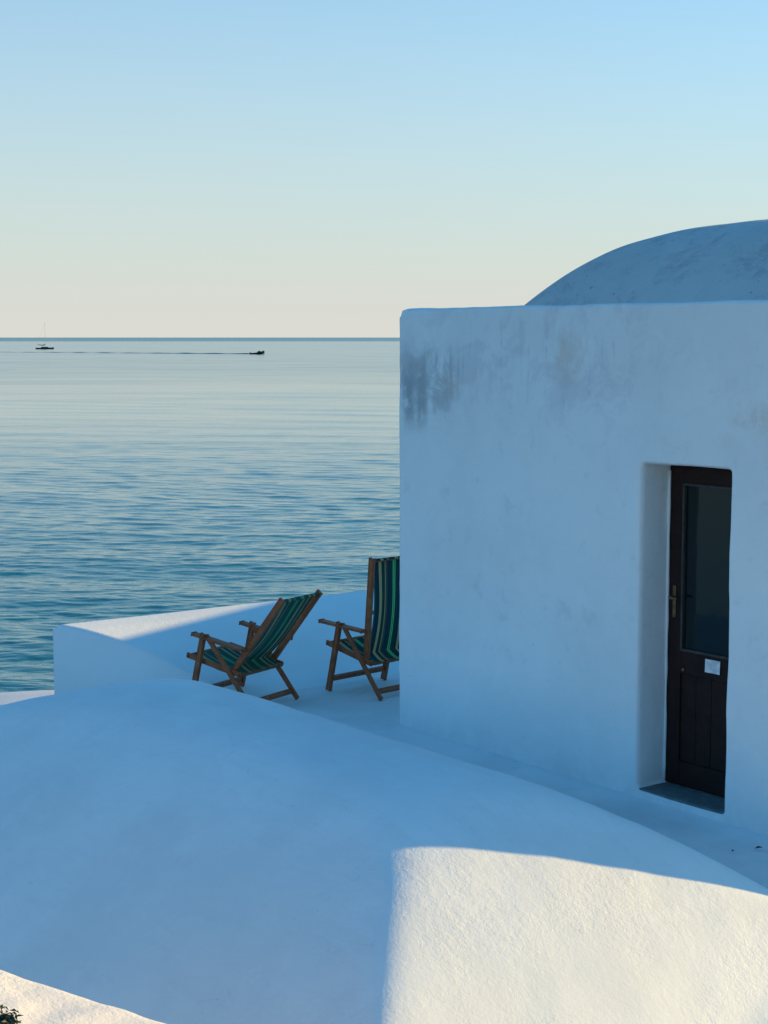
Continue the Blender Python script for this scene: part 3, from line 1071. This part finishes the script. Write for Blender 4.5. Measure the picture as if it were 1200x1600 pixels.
def build_sailboat():
    c = sea_pt(70, 545.5)
    root = empty('sailboat', (c.x, c.y, SEA_Z), math.radians(4))
    S = c.y * 28 / 2600
    obj_from_bm('hull', hull_mesh(S, S * 0.27, S * 0.075, 0.35), M_HULL, root, True)
    bm = bmesh.new()
    add_box(bm, (-S * 0.20, -S * 0.07, S * 0.06), (S * 0.20, S * 0.07, S * 0.125), S * 0.02)
    obj_from_bm('cabin', bm, M_HULL, root)
    bm = bmesh.new()
    add_tube(bm, [(S * 0.03, 0, S * 0.05), (S * 0.03, 0, S * 1.48)], [S * 0.008, S * 0.005], 8)
    obj_from_bm('mast', bm, M_MAST, root)
    bm = bmesh.new()
    add_tube(bm, [(S * 0.04, 0, S * 0.25), (-S * 0.15, 0, S * 0.215), (-S * 0.40, 0, S * 0.26)], [S * 0.035, S * 0.022, S * 0.010], 8)
    obj_from_bm('furled_sail', bm, M_BOATWHITE, root, True)
    bm = bmesh.new()
    add_tube(bm, [(S * 0.49, 0, S * 0.10), (S * 0.03, 0, S * 1.44)], S * 0.0015, 4)
    add_tube(bm, [(-S * 0.49, 0, S * 0.08), (S * 0.03, 0, S * 1.46)], S * 0.0015, 4)
    obj_from_bm('rigging', bm, M_STEEL, root)
    bm = bmesh.new()
    add_tube(bm, [(S * 0.49, -0.4, S * 0.09), (S * 0.50, 0, S * 0.14), (S * 0.49, 0.4, S * 0.09)], S * 0.003, 5)
    obj_from_bm('bow_rail', bm, M_HULL, root)
    tag(root, 'dark hulled sailing yacht with bare mast near the horizon', 'sailboat')
build_sailboat()

def build_motorboat():
    c = sea_pt(402, 553.5)
    root = empty('motorboat', (c.x, c.y, SEA_Z), math.radians(-3))
    S = c.y * 23 / 2600
    o = obj_from_bm('hull', hull_mesh(S, S * 0.32, S * 0.11, 1.0, 0.85), M_HULL, root, True)
    o.rotation_euler = (0, math.radians(-4), 0)
    o.location.z = 0.05
    bm = bmesh.new()
    add_box(bm, (S * 0.02, -S * 0.10, S * 0.09), (S * 0.22, S * 0.10, S * 0.21), S * 0.03)
    obj_from_bm('cabin', bm, M_HULL, root)
    bm = bmesh.new()
    add_tube(bm, [(S * 0.21, -S * 0.1, S * 0.16), (S * 0.17, -S * 0.1, S * 0.24), (S * 0.17, S * 0.1, S * 0.24), (S * 0.21, S * 0.1, S * 0.16)], S * 0.012, 6)
    obj_from_bm('windscreen_frame', bm, M_HULL, root)
    bm = bmesh.new()
    add_box(bm, (-S * 0.52, -S * 0.05, -S * 0.02), (-S * 0.45, S * 0.05, S * 0.15), S * 0.02)
    obj_from_bm('outboard_motor', bm, M_HULL, root)
    tag(root, 'small dark motorboat speeding right and trailing a long wake', 'motorboat')
    # the wake it leaves: one low swell running back along its track
    c0 = sea_pt(391, 553.2); c1 = sea_pt(-120, 549.5)
    bm = bmesh.new()
    prev = None
    rr = random.Random(2)
    n = 90
    for i in range(n + 1):
        t = i / n
        p = c0.lerp(c1, t)
        hgt = 0.55 * (0.75 + 0.35 * math.sin(i * 0.9) * rr.random()) * (1 - 0.25 * t)
        wd = 1.6 + 3.0 * t
        ring = [bm.verts.new((p.x, p.y + yy * wd, SEA_Z + zz_)) for yy, zz_ in ((-1, -0.1), (-0.45, hgt * 0.55), (0, hgt), (0.45, hgt * 0.55), (1, -0.1))]
        if prev:
            for k in range(4):
                bm.faces.new((prev[k], ring[k], ring[k + 1], prev[k + 1]))
        prev = ring
    m, nt, b = new_mat('wake_water')
    b.inputs['Base Color'].default_value = (0.006, 0.04, 0.07, 1)
    b.inputs['Roughness'].default_value = 0.12
    b.inputs['IOR'].default_value = 1.333
    o = obj_from_bm('wake', bm, m, None, True)
    tag(o, 'long dark wake line behind the motorboat', kind='structure')
build_motorboat()

# ------------------------------------------------------------------ fallen leaves by the wall
def build_leaf(a, b, L, rz, label):
    x, y, _ = W(a, b)
    bm = bmesh.new()
    n = 7
    prev = None
    for i in range(n + 1):
        t = i / n
        wd = 0.28 * L * math.sin(math.pi * min(1, t * 0.96 + 0.02)) + 0.001
        z = 0.012 + 0.10 * L * math.sin(math.pi * t) + 0.06 * L * t
        ring = [bm.verts.new(((t - .5) * L, -wd, z + 0.15 * wd)), bm.verts.new(((t - .5) * L, 0, z - 0.1 * wd)), bm.verts.new(((t - .5) * L, wd, z + 0.25 * wd))]
        if prev:
            for k in range(2):
                bm.faces.new((prev[k], ring[k], ring[k + 1], prev[k + 1]))
        prev = ring
    o = obj_from_bm('dry_leaf', bm, M_DRYLEAF, None, True)
    sd = o.modifiers.new('thick', 'SOLIDIFY'); sd.thickness = 0.001
    o.location = (x, y, 0.0); o.rotation_euler = (0, 0, rz)
    tag(o, label, 'leaf', 'dry leaves on the terrace floor')
build_leaf(5.767, 7.03, 0.042, 0.2, 'larger dry leaf on the floor against the wall at the right edge')
build_leaf(5.825, 6.883, 0.022, 1.1, 'smaller dry leaf on the floor below the door, left of the larger leaf')
